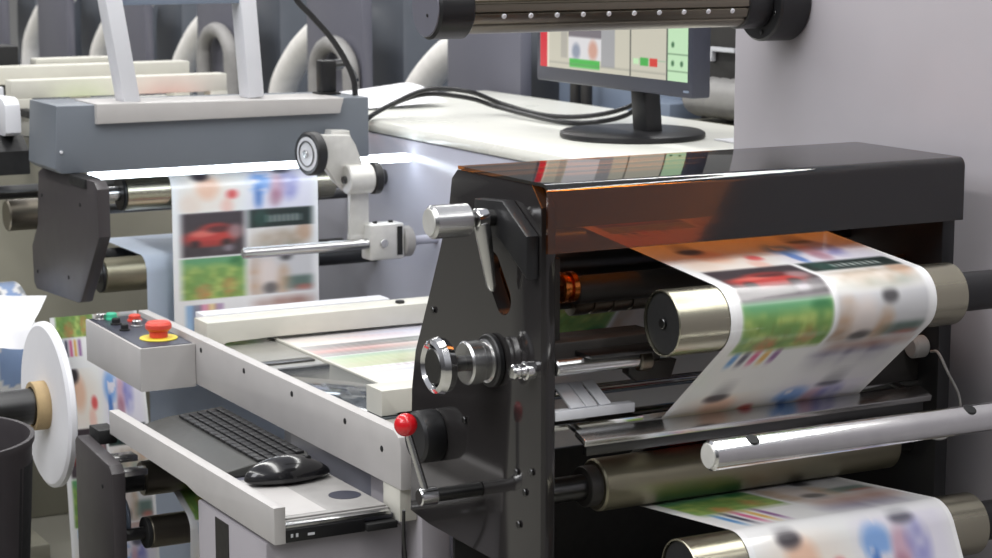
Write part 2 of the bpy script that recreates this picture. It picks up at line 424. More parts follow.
roller('idler_roller', 'dark idler roller hidden under the amber hood', 2.85, 1.09, .040, 1.62, 2.14, 'dkmet', [(1.5245,1.622,.012,'dkmet'),(2.138,2.2195,.012,'dkmet')], open_end=False)

# ------------------------------------------------------------------ right unit: black side frames
t = T('side_frame', 'glossy black side frame plate with knobs and red ball lever', 'machine frame', (1.51,2.8,.6))
pts2 = [(2.622,.40),(2.622,1.20),(2.65,1.230),(2.88,1.230),(2.90,1.214),(2.905,1.17),(2.939,1.098),(2.981,1.012),(3.028,.924),(3.04,.86),(3.05,.654),(2.98,.648),(2.75,.648),(2.70,.40)]
# plate with a slot hole: built as prism, slot cut by a boolean
P_plate = P('side_plate', prism(nb(), pts2, 'X', 1.50, 1.524, .002), 'black', t)
def cutter(bm):
    me = bpy.data.meshes.new('cut'); bmesh.ops.recalc_face_normals(bm, faces=bm.faces); bm.transform(Matrix.Translation(-WL[t])); bm.to_mesh(me); bm.free()
    return me
c = nb(); slot = []
a0, a1 = V((2.768,1.095)), V((2.735,1.052))
d = (a1-a0).normalized(); nrm = V((-d.y,d.x))
for k in range(13):
    a = math.pi*k/12; slot.append(a0-d*.024*math.sin(a)+nrm*.024*math.cos(a))
for k in range(13):
    a = math.pi*k/12; slot.append(a1+d*.024*math.sin(a)-nrm*.024*math.cos(a))
prism(c, [(p.x,p.y) for p in slot], 'X', 1.45, 1.57, 0)
cm = cutter(c); co = bpy.data.objects.new('cut', cm); col.objects.link(co); co.location = WL[t]
bmod = P_plate.modifiers.new('slot','BOOLEAN'); bmod.object = co; bmod.solver = 'EXACT'
dg = bpy.context.evaluated_depsgraph_get(); nm = bpy.data.meshes.new_from_object(P_plate.evaluated_get(dg))
P_plate.modifiers.clear(); P_plate.data = nm; bpy.data.objects.remove(co)
nm.set_sharp_from_angle(angle=math.radians(32))
P('slot_lining', prism(nb(), [(a0.x-.028,a0.y+.034),(a1.x-.034,a0.y+.02),(a1.x-.034,a1.y-.03),(a0.x+.03,a1.y-.03),(a0.x+.03,a0.y+.034)], 'X', 1.526, 1.532, 0), 'copper', t, 'copper plate seen behind the slot')
# upper raised bracket
P('shaft_bracket', prism(nb(), [(2.627,1.098),(2.627,1.160),(2.70,1.203),(2.785,1.197),(2.785,1.148),(2.705,1.150)], 'X', 1.478, 1.4995, .003), 'satin', t)
y,z = 2.725,1.1755
P('lever_shaft', cyl(nb(), (1.43,y,z), (1.499,y,z), .012, 28, .002), 'dkmet', t)
k = P('clamp_knob', cyl(nb(), (1.374,y,z), (1.437,y,z), .0245, 40, .004), 'steel', t, 'round silver knob')
P('knob_face', cyl(nb(), (1.3725,y,z), (1.3745,y,z), .020, 32, .0005), 'alu', k)
P('lever_collar', cyl(nb(), (1.447,y,z), (1.467,y,z), .0155, 28, .002), 'chrome', t)
P('clamp_lever', lathe(nb(), (1.457,y-.004,z-.004), (.02,-.0,-.12), [(0,0),(.012,.002),(.012,.02),(.0085,.075),(.0075,.096),(.004,.104),(0,.106)], 20), 'steel', t, 'tapering silver lever')
# hand wheel
y,z = 2.765,.955
w = P('hand_wheel', lathe(nb(), (1.395,y,z), (1,0,0), [(.030,.006),(.034,0),(.040,.004),(.043,.013),(.040,.024),(.033,.028),(.018,.022),(.012,.03),(0,.03),(0,.010),(.02,.010)], 44), 'chrome', t, 'round chrome hand wheel')
P('wheel_hub', cyl(nb(), (1.398,y,z), (1.4075,y,z), .027, 36, .002), 'dkmet', w)
P('wheel_shaft', cyl(nb(), (1.4245,y,z), (1.499,y,z), .012, 28, .001), 'dkmet', t)
P('collar', lathe(nb(), (1.450,y,z), (1,0,0), [(.012,0),(.030,0),(.033,.003),(.033,.022),(.029,.026),(.029,.034),(.033,.036),(.033,.0385),(.012,.0388)], 40), 'steel', t)
P('collar', cyl(nb(), (1.489,y,z), (1.4995,y,z), .040, 40, .002), 'satin', t)
P('side_bolt', lathe(nb(), (1.464,2.645,.962), (1,0,0), [(0,0),(.009,0),(.011,.003),(.011,.008),(.008,.009),(.008,.012),(.011,.013),(.011,.021),(.014,.022),(.014,.0355),(0,.0355)], 20), 'chrome', t, 'small chrome bolt')
# round black handle disc and the red ball lever
P('hand_disc', lathe(nb(), (1.462,2.955,.80), (1,0,0), [(0,.0),(.036,.0),(.041,.004),(.042,.010),(.042,.034),(.040,.0375),(0,.0375)], 48), 'satin', t, 'round black hand disc')
y,z = 2.805,.7475
P('pivot_shaft', cyl(nb(), (1.412,y,z), (1.4995,y,z), .0105, 24, .001), 'dkmet', t)
l = P('ball_lever', cyl(nb(), (1.394,y,z), (1.424,y,z), .0135, 24, .002), 'chrome', t, 'chrome hub of the red ball lever')
c = nb(); cyl(c, (1.405,y,z+.01), (1.386,y+.018,z+.095), .0055, 18, .001); P('lever_rod', c, 'steel', l)
P('lever_ball', sph(nb(), (1.383,y+.020,z+.109), .0178), 'red', l, 'glossy red ball')
bolts(t, [(1.4985,2.69,.80),(1.4985,2.665,.775),(1.4985,2.683,.722),(1.4985,2.645,.81),(1.4985,2.96,1.0),(1.4985,2.855,.845)], (-1,0,0), .0055, .003, 'dkmet', 'screw')
# far side plate and cross members belonging to the same frame, plus dark sheets
P('hood_dark_sheet', box(nb(), (1.5242,2.897,1.115), (2.2198,2.903,1.2300), .001), 'satin', t)  # black sheet added so the view through the hood stays dark
P('gap_dark_sheet', box(nb(), (1.5242,2.94,.45), (2.2198,2.946,.755), .001), 'rubber', t)  # black sheet added to darken the gap behind the lower rollers
P('far_plate', prism(nb(), [(2.608,.40),(2.608,1.21),(2.64,1.2275),(2.885,1.2275),(2.94,1.098),(3.028,.924),(3.05,.40)], 'X', 2.22, 2.245, .002), 'satin', t)
for yy in (.45,): P('cross_member', box(nb(), (1.5242,2.72,.42), (2.2198,2.80,.47)), 'dull', t)
P('floor_column', box(nb(), (1.53,2.80,0), (2.2,3.05,.44)), 'char', t)
P('wall_bracket', box(nb(), (2.2452,2.75,.75), (XC-.0005,2.95,.95)), 'satin', t)
# bits between the plates, seen right of the near plate
P('bearing_block', box(nb(), (1.5243,2.66,.99), (1.555,2.75,1.12), .004), 'dull', t)
P('bearing_block', box(nb(), (1.5243,2.645,.955), (1.72,2.715,.998), .004), 'dull', t)
P('tie_bar', cyl(nb(), (1.5243,2.625,.966), (1.665,2.625,.966), .0125, 28, .002), 'steel', t)
P('tie_bar_socket', cyl(nb(), (1.664,2.625,.964), (1.685,2.625,.964), .0165, 28, .002), 'darkcham', t)
P('hanging_bracket', prism(nb(), [(1.66,.955),(1.745,.955),(1.735,.928),(1.675,.928),(1.66,.94)], 'Y', 2.64, 2.66, .002), 'dull', t)
P('slide_plate', box(nb(), (1.57,2.60,.978), (1.70,2.66,.984), .001), 'dkmet', t)
for k in range(3):
    c = nb(); obox(c, (1.560+k*.0235,2.645,.917), (1,0,.0), (-.22,.72,.62), (0,-.62,.72), .0098 if k else .0125, .024, .002, .001); P('scraper_blade', c, 'white', t, 'white scraper blade')
P('scraper_holder', box(nb(), (1.5245,2.622,.887), (1.66,2.64,.901), .001), 'white', t, 'white holder strip under the blades')
P('rear_guard', box(nb(), (1.5245,2.93,.76), (2.2195,2.936,.925), .001), 'white', t, 'pale guard panel behind the rollers')
P('end_bracket', prism(nb(), [(2.12,.955),(2.16,.955),(2.2195,.90),(2.2195,.87),(2.08,.87)], 'Y', 2.655, 2.67, .002), 'dull', t)
P('end_knob', cyl(nb(), (2.19,2.642,.93), (2.2195,2.642,.93), .018, 28, .004), 'hose', t)
P('scraper_knob', sph(nb(), (1.615,2.70,.950), .015, (1,.8,1)), 'rail', t)
for k in range(2):
    P('cross_rod', cyl(nb(), (1.60,2.76+.04*k,.895-.014*k), (2.2198,2.76+.04*k,.895-.014*k), .007, 20, .001), 'chrome' if k == 0 else 'bluish', t)
# copper idlers under the hood
t = T('copper_roller', 'dark roller with copper end collar under the amber hood', 'roller', (1.9,2.70,1.06))
P('tube', cyl(nb(), (1.60,2.70,1.062), (2.14,2.70,1.062), .021, 36, .002), 'dull', t)
P('collar', lathe(nb(), (1.572,2.70,1.068), (1,0,0), [(0,0),(.020,0),(.023,.003),(.023,.008),(.018,.010),(.018,.016),(.023,.018),(.023,.026),(.018,.0285),(0,.0285)], 32), 'copper', t, 'bright copper collar')
P('journal', cyl(nb(), (1.5555,2.70,1.062), (1.5725,2.70,1.062), .009, 20), 'dkmet', t)
P('journal', cyl(nb(), (2.139,2.70,1.062), (2.2195,2.70,1.062), .009, 20), 'dkmet', t)
t = T('grooved_roller', 'dark grooved roller just above the black bearing block', 'roller', (1.9,2.735,1.018))
prof = [(0,0)]
for k in range(14): prof += [(.019,.002+k*.035),(.019,.03+k*.035),(.016,.031+k*.035),(.016,.0365+k*.035)]
prof += [(.019,.495),(0,.5)]
P('tube', lathe(nb(), (1.65,2.80,1.022), (1,0,0), prof, 32), 'darkcham', t)
P('journal', cyl(nb(), (1.5245,2.80,1.022), (1.652,2.80,1.022), .008, 20), 'dkmet', t)
P('journal', cyl(nb(), (2.149,2.80,1.022), (2.2195,2.80,1.022), .008, 20), 'dkmet', t)

# flat deflector bar
t = T('deflector_bar', 'flat polished metal bar crossing between black side plates', 'bar', (1.87,2.60,.86))
c = nb(); obox(c, (1.87,2.5985,.864), (1,0,0), (0,1,.35), (0,-.35,1), .318, .016, .005, .0012); P('bar', c, 'steel', t)
c = nb(); obox(c, (1.87,2.5985,.848), (1,0,0), (0,1,0), (0,0,1), .31, .006, .010, .0012); P('lower_lip', c, 'dkmet', t)
c = nb(); obox(c, (1.8715,2.665,.872), (1,0,0), (0,1,.35), (0,-.35,1), .3475, .012, .005, .0012); P('rear_bar', c, 'chrome', t)
for xx in (1.57,2.17):
    c = nb(); obox(c, (xx,2.634,.866), (1,0,0), (0,1,.2), (0,-.2,1), .006, .032, .003, .001); P('spacer', c, 'dkmet', t)
# foreground bar
t = T('support_bar', 'round chrome bar with two holes sticking out of grey panel', 'bar', (XC,2.3,.902))
P('bar', cyl(nb(), (1.572,2.3,.902), (XC-.0005,2.3,.902), .0205, 48, .003), 'chrome', t)
P('bar_face', cyl(nb(), (1.5705,2.3,.902), (1.5725,2.3,.902), .0165, 40, .0005), 'alu', t)
for xx in (1.636,2.01):
    q = V((xx,2.3-.0095,.902+.0175)); dd = V((0,-.42,.91))
    P('hole', lathe(nb(), q, dd, [(0,.0007),(.0095,.0007),(.0103,-.0005),(.0103,-.002),(0,-.002)], 24), 'rubber', t, 'dark round hole')

# hood
t = T('protective_hood', 'shiny amber brown acrylic hood over the right unit', 'hood', (1.87,2.75,1.235))
yf, zt, th, zbot = 2.598, 1.2360, .005, 1.137
out = [(2.872,zt)]; inn = [(2.872,zt-th)]
for k in range(9):
    a = math.pi/2+k/8*math.pi/2; r = .014
    out.append((yf+r+r*math.cos(a), zt-r+r*math.sin(a))); inn.append((yf+r+(r-th)*math.cos(a), zt-r+(r-th)*math.sin(a)))
out.append((yf,zbot)); inn.append((yf+th,zbot))
P('cover_sheet', prism(nb(), out+inn[::-1], 'X', 1.497, 2.252, 0), 'amber', t)

# cable loop by the far plate
S('cable', hosepath(nb(), [(2.215,2.62,.925),(2.20,2.585,.93),(2.205,2.565,.90),(2.225,2.56,.86),(2.228,2.565,.82),(2.205,2.57,.795),(2.175,2.58,.80),(2.155,2.60,.815)], .0022), 'hose', 'thin grey cable loop hanging by far black plate', 'cable', (2.2,2.57,.85))

# ------------------------------------------------------------------ left: lamp housing and its rollers
t = T('lamp_housing', 'big grey lamp housing with white plate and two posts', 'machine housing', (1.8,4.7,1.056))
P('body', prism(nb(), [(1.385,1.068),(1.40,1.056),(2.142,1.056),(2.142,1.196),(1.392,1.205)], 'Y', 4.56, 4.76, .003), 'slate', t)
P('top_plate', prism(nb(), [(1.478,1.163),(2.062,1.163),(2.072,1.198),(1.478,1.207)], 'Y', 4.545, 4.702, .002), 'rail', t, 'pale top plate')
for (xa,xb,dx) in ((1.556,1.596,-.036),(1.853,1.893,-.016)):
    c = nb(); q0 = V(((xa+xb)/2,4.62,1.203)); q1 = q0+V((dx*1.25,0,.285)); d = (q1-q0).normalized()
    obox(c, (q0+q1)/2, V((1,0,0))-d*d.x, (0,1,0), d, .019, .03, (q1-q0).length/2, .002); P('post', c, 'white', t, 'slanted white post')
P('post_crossbar', box(nb(), (1.548,4.60,1.418), (1.86,4.66,1.47), .003), 'bluish', t)
P('lamp_tube', box(nb(), (1.47,4.566,1.038), (2.255,4.60,1.0555), .002), 'tube', t, 'glowing white lamp strip')
P('screw', cyl(nb(), (1.40,4.557,1.104), (1.40,4.561,1.104), .004, 12), 'white', t)
t = T('charcoal_plate', 'tall hexagonal charcoal plate under left end of lamp housing', 'plate', (1.435,4.6,.76))
P('plate', prism(nb(), [(4.807,1.035),(4.76,1.0545),(4.40,1.0545),(4.378,1.04),(4.378,.938),(4.515,.778),(4.535,.772),(4.852,.757),(4.87,.77),(4.876,.856),(4.822,.91)], 'X', 1.42, 1.447, .002), 'char', t)
bolts(t, [(1.4205,4.782,.984),(1.4205,4.501,.994),(1.4205,4.836,.80),(1.4205,4.60,.82)], (-1,0,0), .0045, .002, 'rubber')
P('mount_block', box(nb(), (1.415,4.45,1.035), (1.4525,4.56,1.0555), .002), 'rubber', t)
roller('web_roller', 'champagne roller just under the glowing lamp strip', 4.745,.982,.041, 1.597,2.125,'cham', [(1.4475,1.598,.017,'steel'),(2.124,XK-.0005,.02,'satin')], open_end=False)
g = bpy.data.objects['web_roller.002']
P('end_ring', lathe(nb(), (1.590,4.745,.982), (1,0,0), [(.018,0),(.038,0),(.041,.003),(.041,.0065),(.018,.0068)], 40), 'satin', g)
roller('web_roller', 'hidden turn roller below web behind inspection table', 4.66,.60,.044, 1.62,2.12,'cham', [(2.118,XK-.0005,.02,'satin')], open_end=False)
roller('blank_paper_roller', 'metal roller below charcoal plate with pale blank paper', 4.80,.784,.041, 1.560,2.07,'nip', [(1.4475,1.556,.017,'steel'),(2.069,XK-.0005,.02,'satin'),(1.553,1.5605,.040,'satin')], open_end=False)
roller('rear_roller', 'small dark roller partly hidden behind blank paper roller', 5.0,.784,.032, 1.62,2.12,'satin', [(1.50,1.625,.012,'dkmet'),(2.118,XK-.0005,.015,'satin')], open_end=False)
# blank paper
pb, mb = belt([(5.1,.826,0,0),(4.80,.784,.041+e_,1),(4.765,.02,0,0)])
c = nb(); rows = []
for (p,s_) in pb: rows.append((c.verts.new((1.657,p[0],p[1])), c.verts.new((2.0,p[0],p[1]))))
for a,b_ in zip(rows, rows[1:]): c.faces.new((a[0],a[1],b_[1],b_[0]))
S('blank_paper_web', c, 'bpaper', 'pale bluish blank paper web hanging behind the printed web', 'paper web', (1.83,4.77,.02))

# pressure arm with dial
t = T('pressure_arm', 'aluminium swing arm with round white dial beside lamp strip', 'machine arm', (2.1,4.5,.85))
n_ = V((-.98,-.2,.0)).normalized(); cD = V((1.940,4.462,1.082))
d_ = P('dial', lathe(nb(), cD-n_*.001, -n_, [(.038,0),(.046,-.002),(.050,.003),(.050,.022),(.045,.026),(0,.026)], 44), 'satin', t, 'black rimmed dial')
P('dial_face', lathe(nb(), cD, -n_, [(0,0),(.0385,0),(.0385,.006),(0,.006)], 40), 'white', d_, 'white dial face')
ux = V((n_.y,-n_.x,0)); q = cD+n_*.001
c = nb(); cyl(c, q, q+n_*.006, .009, 20); P('dial_hub', c, 'steel', d_)
c = nb(); pipe(c, q-n_*.0005, q+n_*.002, .030, .027); P('dial_ring', c, 'dkmet', d_)
c = nb(); dA = V((.13,.04,-.085)).normalized(); a = V((2.0,4.48,1.085)); bq = V((2.055,4.50,1.02))
prism(c, [(1.985,1.122),(2.055,1.118),(2.068,1.095),(2.085,1.055),(2.085,.995),(2.04,.990),(2.02,1.01),(1.985,1.055)], 'Y', 4.475, 4.50, .003); P('arm_plate', c, 'alu', t)
c = nb(); prism(c, [(2.02,1.128),(2.065,1.126),(2.072,1.09),(2.04,1.06),(2.01,1.09)], 'Y', 4.50, 4.54, .003); P('arm_block', c, 'alu', t)
p_ = P('pivot', cyl(nb(), (2.035,4.46,1.018), (2.098,4.46,1.018), .0335, 40, .003), 'alu', t)
P('pivot_bolt', cyl(nb(), (2.027,4.46,1.018), (2.0355,4.46,1.018), .009, 20), 'dkmet', p_)
P('pivot_cap', cyl(nb(), (2.098,4.46,1.018), (2.118,4.46,1.018), .037, 40, .003), 'satin', t)
P('upright_bar', box(nb(), (2.05,4.47,.885), (2.098,4.485,1.0), .002), 'alu', t)
P('foot_bar', box(nb(), (2.05,4.47,.872), (2.125,4.49,.889), .002), 'alu', t)
k = P('clamp_block', box(nb(), (2.085,4.44,.828), (2.175,4.49,.912), .006), 'alu', t)
P('clamp_screw', cyl(nb(), (2.12,4.434,.868), (2.12,4.4405,.868), .010, 20), 'steel', k)
P('clamp_split', box(nb(), (2.155,4.438,.838), (2.168,4.4405,.905), 0), 'rubber', k)
P('clamp_boss', cyl(nb(), (2.1752,4.465,.865), (2.20,4.465,.865), .036, 32, .003), 'hose', k)
P('wall_pin', cyl(nb(), (2.1995,4.465,.865), (XK+.0005,4.465,.865), .011, 20), 'console', k)
for xx in (2.11,2.15): P('screw', cyl(nb(), (xx,4.465,.9115), (xx,4.465,.917), .006, 14), 'rubber', k)
P('steel_rod', cyl(nb(), (1.775,4.45,.868), (2.0852,4.45,.868), .0125, 32, .002), 'steel', t, 'polished steel rod')

# plug and cables on the housing
# plug
t = T('cable_plug', 'black angled cable plug standing on lamp housing', 'plug', (2.084,4.674,1.1985))
P('plug_body', box(nb(), (2.066,4.655,1.2025), (2.104,4.692,1.278), .004), 'satin', t)
P('plug_ring', cyl(nb(), (2.1042,4.674,1.265), (2.129,4.674,1.268), .012, 20, .002), 'dkmet', t)
P('plug_base', box(nb(), (2.059,4.648,1.1985), (2.111,4.699,1.2025), .001), 'rubber', t)
S('cable', hosepath(nb(), [(1.94,4.60,1.52),(1.975,4.60,1.432),(2.016,4.60,1.387),(2.067,4.60,1.332),(2.103,4.60,1.278),(2.122,4.60,1.235),(2.126,4.60,1.1985)], .007, 12), 'cable', 'thick black cable dropping onto right end of lamp housing', 'cable', (2.126,4.6,1.199))
S('cable', hosepath(nb(), [(2.1295,4.674,1.2675),(2.140,4.67,1.263),(2.142,4.645,1.25),(2.138,4.617,1.232)], .0055, 10), 'cable', 'short black cable coming out of the angled plug', 'cable', (2.16,4.7,1.25))

# ------------------------------------------------------------------ inspection table
t = T('inspection_table', 'pale grey inspection table with long side rail and printed web', 'table', (1.9,3.6,0))
P('side_rail', prism(nb(), [(3.105,.672),(3.105,.745),(3.112,.760),(3.13,.769),(4.40,.769),(4.40,.672)], 'X', 1.51, 1.533, .002), 'rail', t)
bolts(t, [(1.5105,4.02,.748),(1.5105,3.79,.748),(1.5105,3.557,.748),(1.5105,3.324,.745),(1.5105,3.176,.728)], (-1,0,0), .0055, .0015, 'rubber')
P('rail_foot', box(nb(), (1.513,3.115,.615), (1.545,3.18,.6715), .002), 'cream', t)
P('bed', box(nb(), (1.5335,3.26,.715), (2.262,4.252,.737), .002), 'bed', t)
P('glass_strip', box(nb(), (1.54,3.33,.7372), (1.700,3.80,.7395), .001), 'glass', t, 'dark reflecting glass strip')
P('metal_strip', box(nb(), (1.54,3.86,.7372), (1.690,3.89,.7405), .001), 'dkmet', t)
P('metal_strip', box(nb(), (1.59,3.80,.7372), (1.695,3.815,.7405), .001), 'dkmet', t)
P('web_guide', box(nb(), (1.702,3.30,.7372), (1.7085,4.10,.742), .001), 'cream', t)
c = nb(); prism(c, [(1.548,.7385),(1.585,.7385),(1.592,.748),(1.70,.748),(2.262,.744),(2.262,.789),(1.548,.789)], 'Y', 4.085, 4.16, .003); P('far_crossbar', c, 'cream', t, 'cream far cross bar')
P('far_crossbar_cap', box(nb(), (1.57,4.1605,.758), (2.0,4.21,.792), .002), 'white', t)
bolts(t, [(2.0,4.11,.789),(2.13,4.12,.789)], (0,0,1), .010, .006, 'rubber', 'knob')
c = nb(); prism(c, [(1.588,.7405),(1.62,.7405),(1.62,.748),(2.262,.748),(2.262,.787),(1.588,.787)], 'Y', 3.34, 3.405, .003); P('near_crossbar', c, 'cream', t, 'cream near cross bar')
P('base_cabinet', box(nb(), (1.60,3.21,.0), (2.262,3.78,.7148), .003), 'console', t)
P('base_cabinet_end', box(nb(), (1.546,3.10,.0), (1.5995,3.30,.668), .003), 'panel', t)

# control box
t = T('control_box', 'beige control box with red emergency stop left of table', 'control panel', (1.45,4.2,.667))
P('housing', prism(nb(), [(4.05,.668),(4.05,.756),(4.40,.760),(4.40,.670)], 'X', 1.392, 1.5095, .002), 'rail', t)
c = nb(); obox(c, (1.4515,4.225,.7585), (1,0,0), (0,1,.0114), (0,-.0114,1), .054, .168, .001, .0005); P('panel_face', c, 'mon', t, 'dark panel face')
def zc(y): return .7592+(y-4.225)*.0114
s_ = P('emergency_stop', cyl(nb(), (1.460,4.130,zc(4.13)), (1.460,4.130,zc(4.13)+.003), .039, 40, .001), 'yellow', t, 'yellow emergency stop ring')
zz = zc(4.13)+.003
P('stop_stem', cyl(nb(), (1.460,4.130,zz), (1.460,4.130,zz+.014), .019, 28), 'ered', s_)
P('stop_button', lathe(nb(), (1.460,4.130,zz+.014), (0,0,1), [(0,0),(.022,0),(.027,.005),(.027,.013),(.023,.018),(0,.0195)], 36), 'ered', s_, 'faded red mushroom button')
for (xx,yy,mm,rr,nm_) in ((1.440,4.37,'green',.012,'push_button'),(1.478,4.33,'ered',.013,'push_button'),(1.462,4.27,'steel',.010,'selector_switch'),(1.418,4.375,'steel',.010,'selector_switch'),(1.43,4.31,'rubber',.009,'push_button'),(1.425,4.24,'rubber',.008,'push_button')):
    P(nm_, lathe(nb(), (xx,yy,zc(yy)), (0,0,1), [(0,0),(rr+.003,0),(rr+.003,.003),(rr,.004),(rr,.012),(rr*.8,.014),(0,.014)], 28), mm, t, {'green':'green push button','ered':'red push button'}.get(mm))

# ------------------------------------------------------------------ keyboard tray
t = T('keyboard_tray', 'open grey keyboard tray hung below the table rail', 'tray', (1.4,3.5,.6))
P('side_panel', prism(nb(), [(3.10,.612),(3.10,.673),(3.92,.669),(3.92,.622),(3.50,.622),(3.45,.612)], 'X', 1.281, 1.302, .002), 'rail', t)
P('tray_bottom', box(nb(), (1.3025,3.14,.618), (1.512,3.93,.626), .001), 'lilac', t)
P('front_strip', box(nb(), (1.3025,3.132,.626), (1.505,3.15,.633), .001), 'steel', t)
f_ = P('front_bar', box(nb(), (1.3025,3.128,.604), (1.455,3.139,.6255), .001), 'satin', t, 'black front bar')
for xa in (1.322,1.331,1.352): P('mark', box(nb(), (xa,3.1272,.612), (xa+(.004 if xa<1.34 else .012),3.1285,.618 if xa<1.34 else .616), 0), 'white', f_, 'tiny white mark')
P('slide_rail', box(nb(), (1.4555,3.12,.605), (1.512,3.30,.6175), .002), 'rubber', t)
t = T('support_cabinet', 'narrow grey cabinet below the keyboard tray', 'cabinet', (1.38,3.3,0))
P('body', box(nb(), (1.284,3.142,0), (1.53,3.452,.6035), .003), 'panel', t)
P('slot', box(nb(), (1.2825,3.306,.30), (1.286,3.366,.594), 0), 'dull', t, 'dark tall slot')

t = T('keyboard', 'long black keyboard with wide wrist rest in tray', 'keyboard', (1.42,3.68,.627))
c = nb(); prism(c, [(1.325,.627),(1.325,.634),(1.395,.648),(1.402,.6475),(1.505,.656),(1.505,.627)], 'Y', 3.475, 3.905, .003); P('case', c, 'kbd', t)
for r_ in range(5):
    for k in range(15):
        w = .0245; x = 1.4095+r_*.0185; y = 3.884-k*.0272-(r_%2)*.004
        zt_ = .6478+(x-1.402)*.0825
        c = nb(); box(c, (x,y-w,zt_), (x+.0155,y,zt_+.0055), .0012); P('key', c, 'key', t)
t = T('mouse_pad', 'mouse pad with a pale photo print at tray front', 'mouse pad', (1.42,3.3,.6265))
P('pad', box(nb(), (1.318,3.158,.6335), (1.508,3.42,.6365), .001), 'hose', t)
P('pad_print', box(nb(), (1.322,3.17,.6366), (1.405,3.40,.6370), 0), 'rail', t, 'pale printed area')
P('pad_emblem', lathe(nb(), (1.472,3.245,.6366), (0,0,1), [(0,0),(.028,0),(.028,.0004),(0,.0004)], 36), 'mon', t, 'round dark emblem')
P('pad_base', box(nb(), (1.3035,3.152,.6262), (1.511,3.43,.6334), .001), 'hose', t)
t = T('computer_mouse', 'glossy black computer mouse lying on the mouse pad', 'mouse', (1.41,3.36,.637))
c = nb(); sph(c, (0,0,0), 1, seg=40, rings=24)
for v in c.verts:
    x,y,z = v.co
    if z < 0: z *= .25
    hh = 1-.35*max(0,x)**1.5
    v.co = (1.422+x*.080, 3.375+y*.037*(1-.18*max(0,x)), .6372+.009+z*.038*hh)
P('shell', c, 'mouse', t)
c = nb(); cyl(c, (1.46,3.371,.674), (1.46,3.379,.674), .006, 20); P('scroll_wheel', c, 'rubber', t)
S('cable', hosepath(nb(), [(1.4995,3.375,.645),(1.504,3.40,.641),(1.507,3.46,.632),(1.512,3.60,.6305),(1.514,3.75,.6305)], .0022, 8), 'cable', 'thin mouse cable running along back of the keyboard', 'cable', (1.5,3.5,.63))
S('cable', hosepath(nb(), [(1.425,2.92,.695),(1.43,2.93,.64),(1.45,2.95,.58),(1.475,2.93,.52),(1.505,2.90,.40),(1.52,2.88,.2),(1.52,2.86,.01)], .0028, 8), 'cable', 'thin dark cable dangling below the red ball lever', 'cable', (1.5,2.9,.01))

# ------------------------------------------------------------------ lower left
t = T('waste_reel', 'white paper reel disc on a brown core at left edge', 'reel', (1.25,4.2,.64))
yr, zr = 4.20,.629
P('paper_disc', lathe(nb(), (1.238,yr,zr), (1,0,0), [(.05,.0),(.162,-.002),(.170,.003),(.170,.013),(.166,.016),(.05,.016)], 72, True), 'paper', t)
P('core', pipe(nb(), (1.210,yr,zr), (1.260,yr,zr), .050, .040), 'card', t, 'brown cardboard core')
P('mandrel', cyl(nb(), (.93,yr,zr), (1.273,yr,zr), .037, 40, .003), 'dkmet', t, 'dark steel mandrel')
P('mandrel_collar', cyl(nb(), (1.04,yr,zr), (1.085,yr,zr), .0395, 40, .002), 'satin', t)
P('stand_post', box(nb(), (.90,yr-.03,0), (.96,yr+.03,zr-.02), .003), 'char', t)
# printed roll behind
t = T('label_roll', 'partly visible roll of printed labels behind the white reel', 'paper roll', (1.2,4.95,.55))
def roll_art(u, ph):
    c = np.full((len(u),3), 236.); k = vnoise(u, ph, 4, 14, 9); j = vnoise(u, ph, 9, 23, 11)
    c = over(c, (120,150,200), .8*((k > .55)&(j > .3)).astype(float)); c = over(c, (196,176,120), .7*((k < .3)&(j > .55)).astype(float)); c = over(c, (70,80,90), .5*(j < .18).astype(float)); return c
rp = [((4.95+.18*math.cos(a),   .58+.18*math.sin(a)), .18*(math.pi*2-(a))) for a in np.linspace(2*math.pi, 0, 90)]
me = web_mesh('label_sheet', rp, [(0,0),(1.13,1)], 1.12, 1.40, nu=40, ds=.01, parent_loc=(1.2,4.95,.55), artfn=roll_art)
o = bpy.data.objects.new('label_sheet', me); col.objects.link(o); o.parent = t; me.materials.append(M['print'])
P('paper_body', pipe(nb(), (1.121,4.95,.58), (1.399,4.95,.58), .1785, .045, 64), 'paper', t)
P('core_shaft', cyl(nb(), (1.05,4.95,.58), (1.60,4.95,.58), .0445, 32), 'dkmet', t)
P('stand_post', box(nb(), (1.54,4.90,0), (1.60,5.0,.54), .003), 'char', t)
# loose sheet over the reel
c = nb(); rows = []
cA, cB, cC, cD2 = V((1.15,4.9,.785)), V((1.335,4.5,.797)), V((1.287,4.46,.70)), V((1.15,4.75,.665))
for k in range(13):
    a = k/12
    rows.append([c.verts.new((cA.lerp(cB,a)).lerp(cD2.lerp(cC,a), b2)+V((.010*math.sin(a*9+b2*4), 0, .006*math.sin(a*7-b2*8)))) for b2 in np.linspace(0,1,9)])
for R_,S2 in zip(rows, rows[1:]):
    for k in range(8): c.faces.new((R_[k],R_[k+1],S2[k+1],S2[k]))
S('loose_paper', c, 'paper', 'crumpled white paper sheet lying above the reel', 'paper', (1.27,4.7,.70), smooth=80)
# printed web hanging behind the control box
me = web_mesh('waste_web', [((4.69,.715),0),((4.60,.36),.37),((4.56,.02),.71)], [(0,.75),(.05,.90),(.12,1.0),(.26,1.3),(.71,2.5)], 1.40, 1.606, nu=70, ds=.004, parent_loc=(1.53,4.6,.02))
o = bpy.data.objects.new('waste_web', me); col.objects.link(o); o.location = (1.53,4.6,.02); me.materials.append(M['print'])
tag(o, 'printed waste web hanging between the reel and control box', 'paper web')
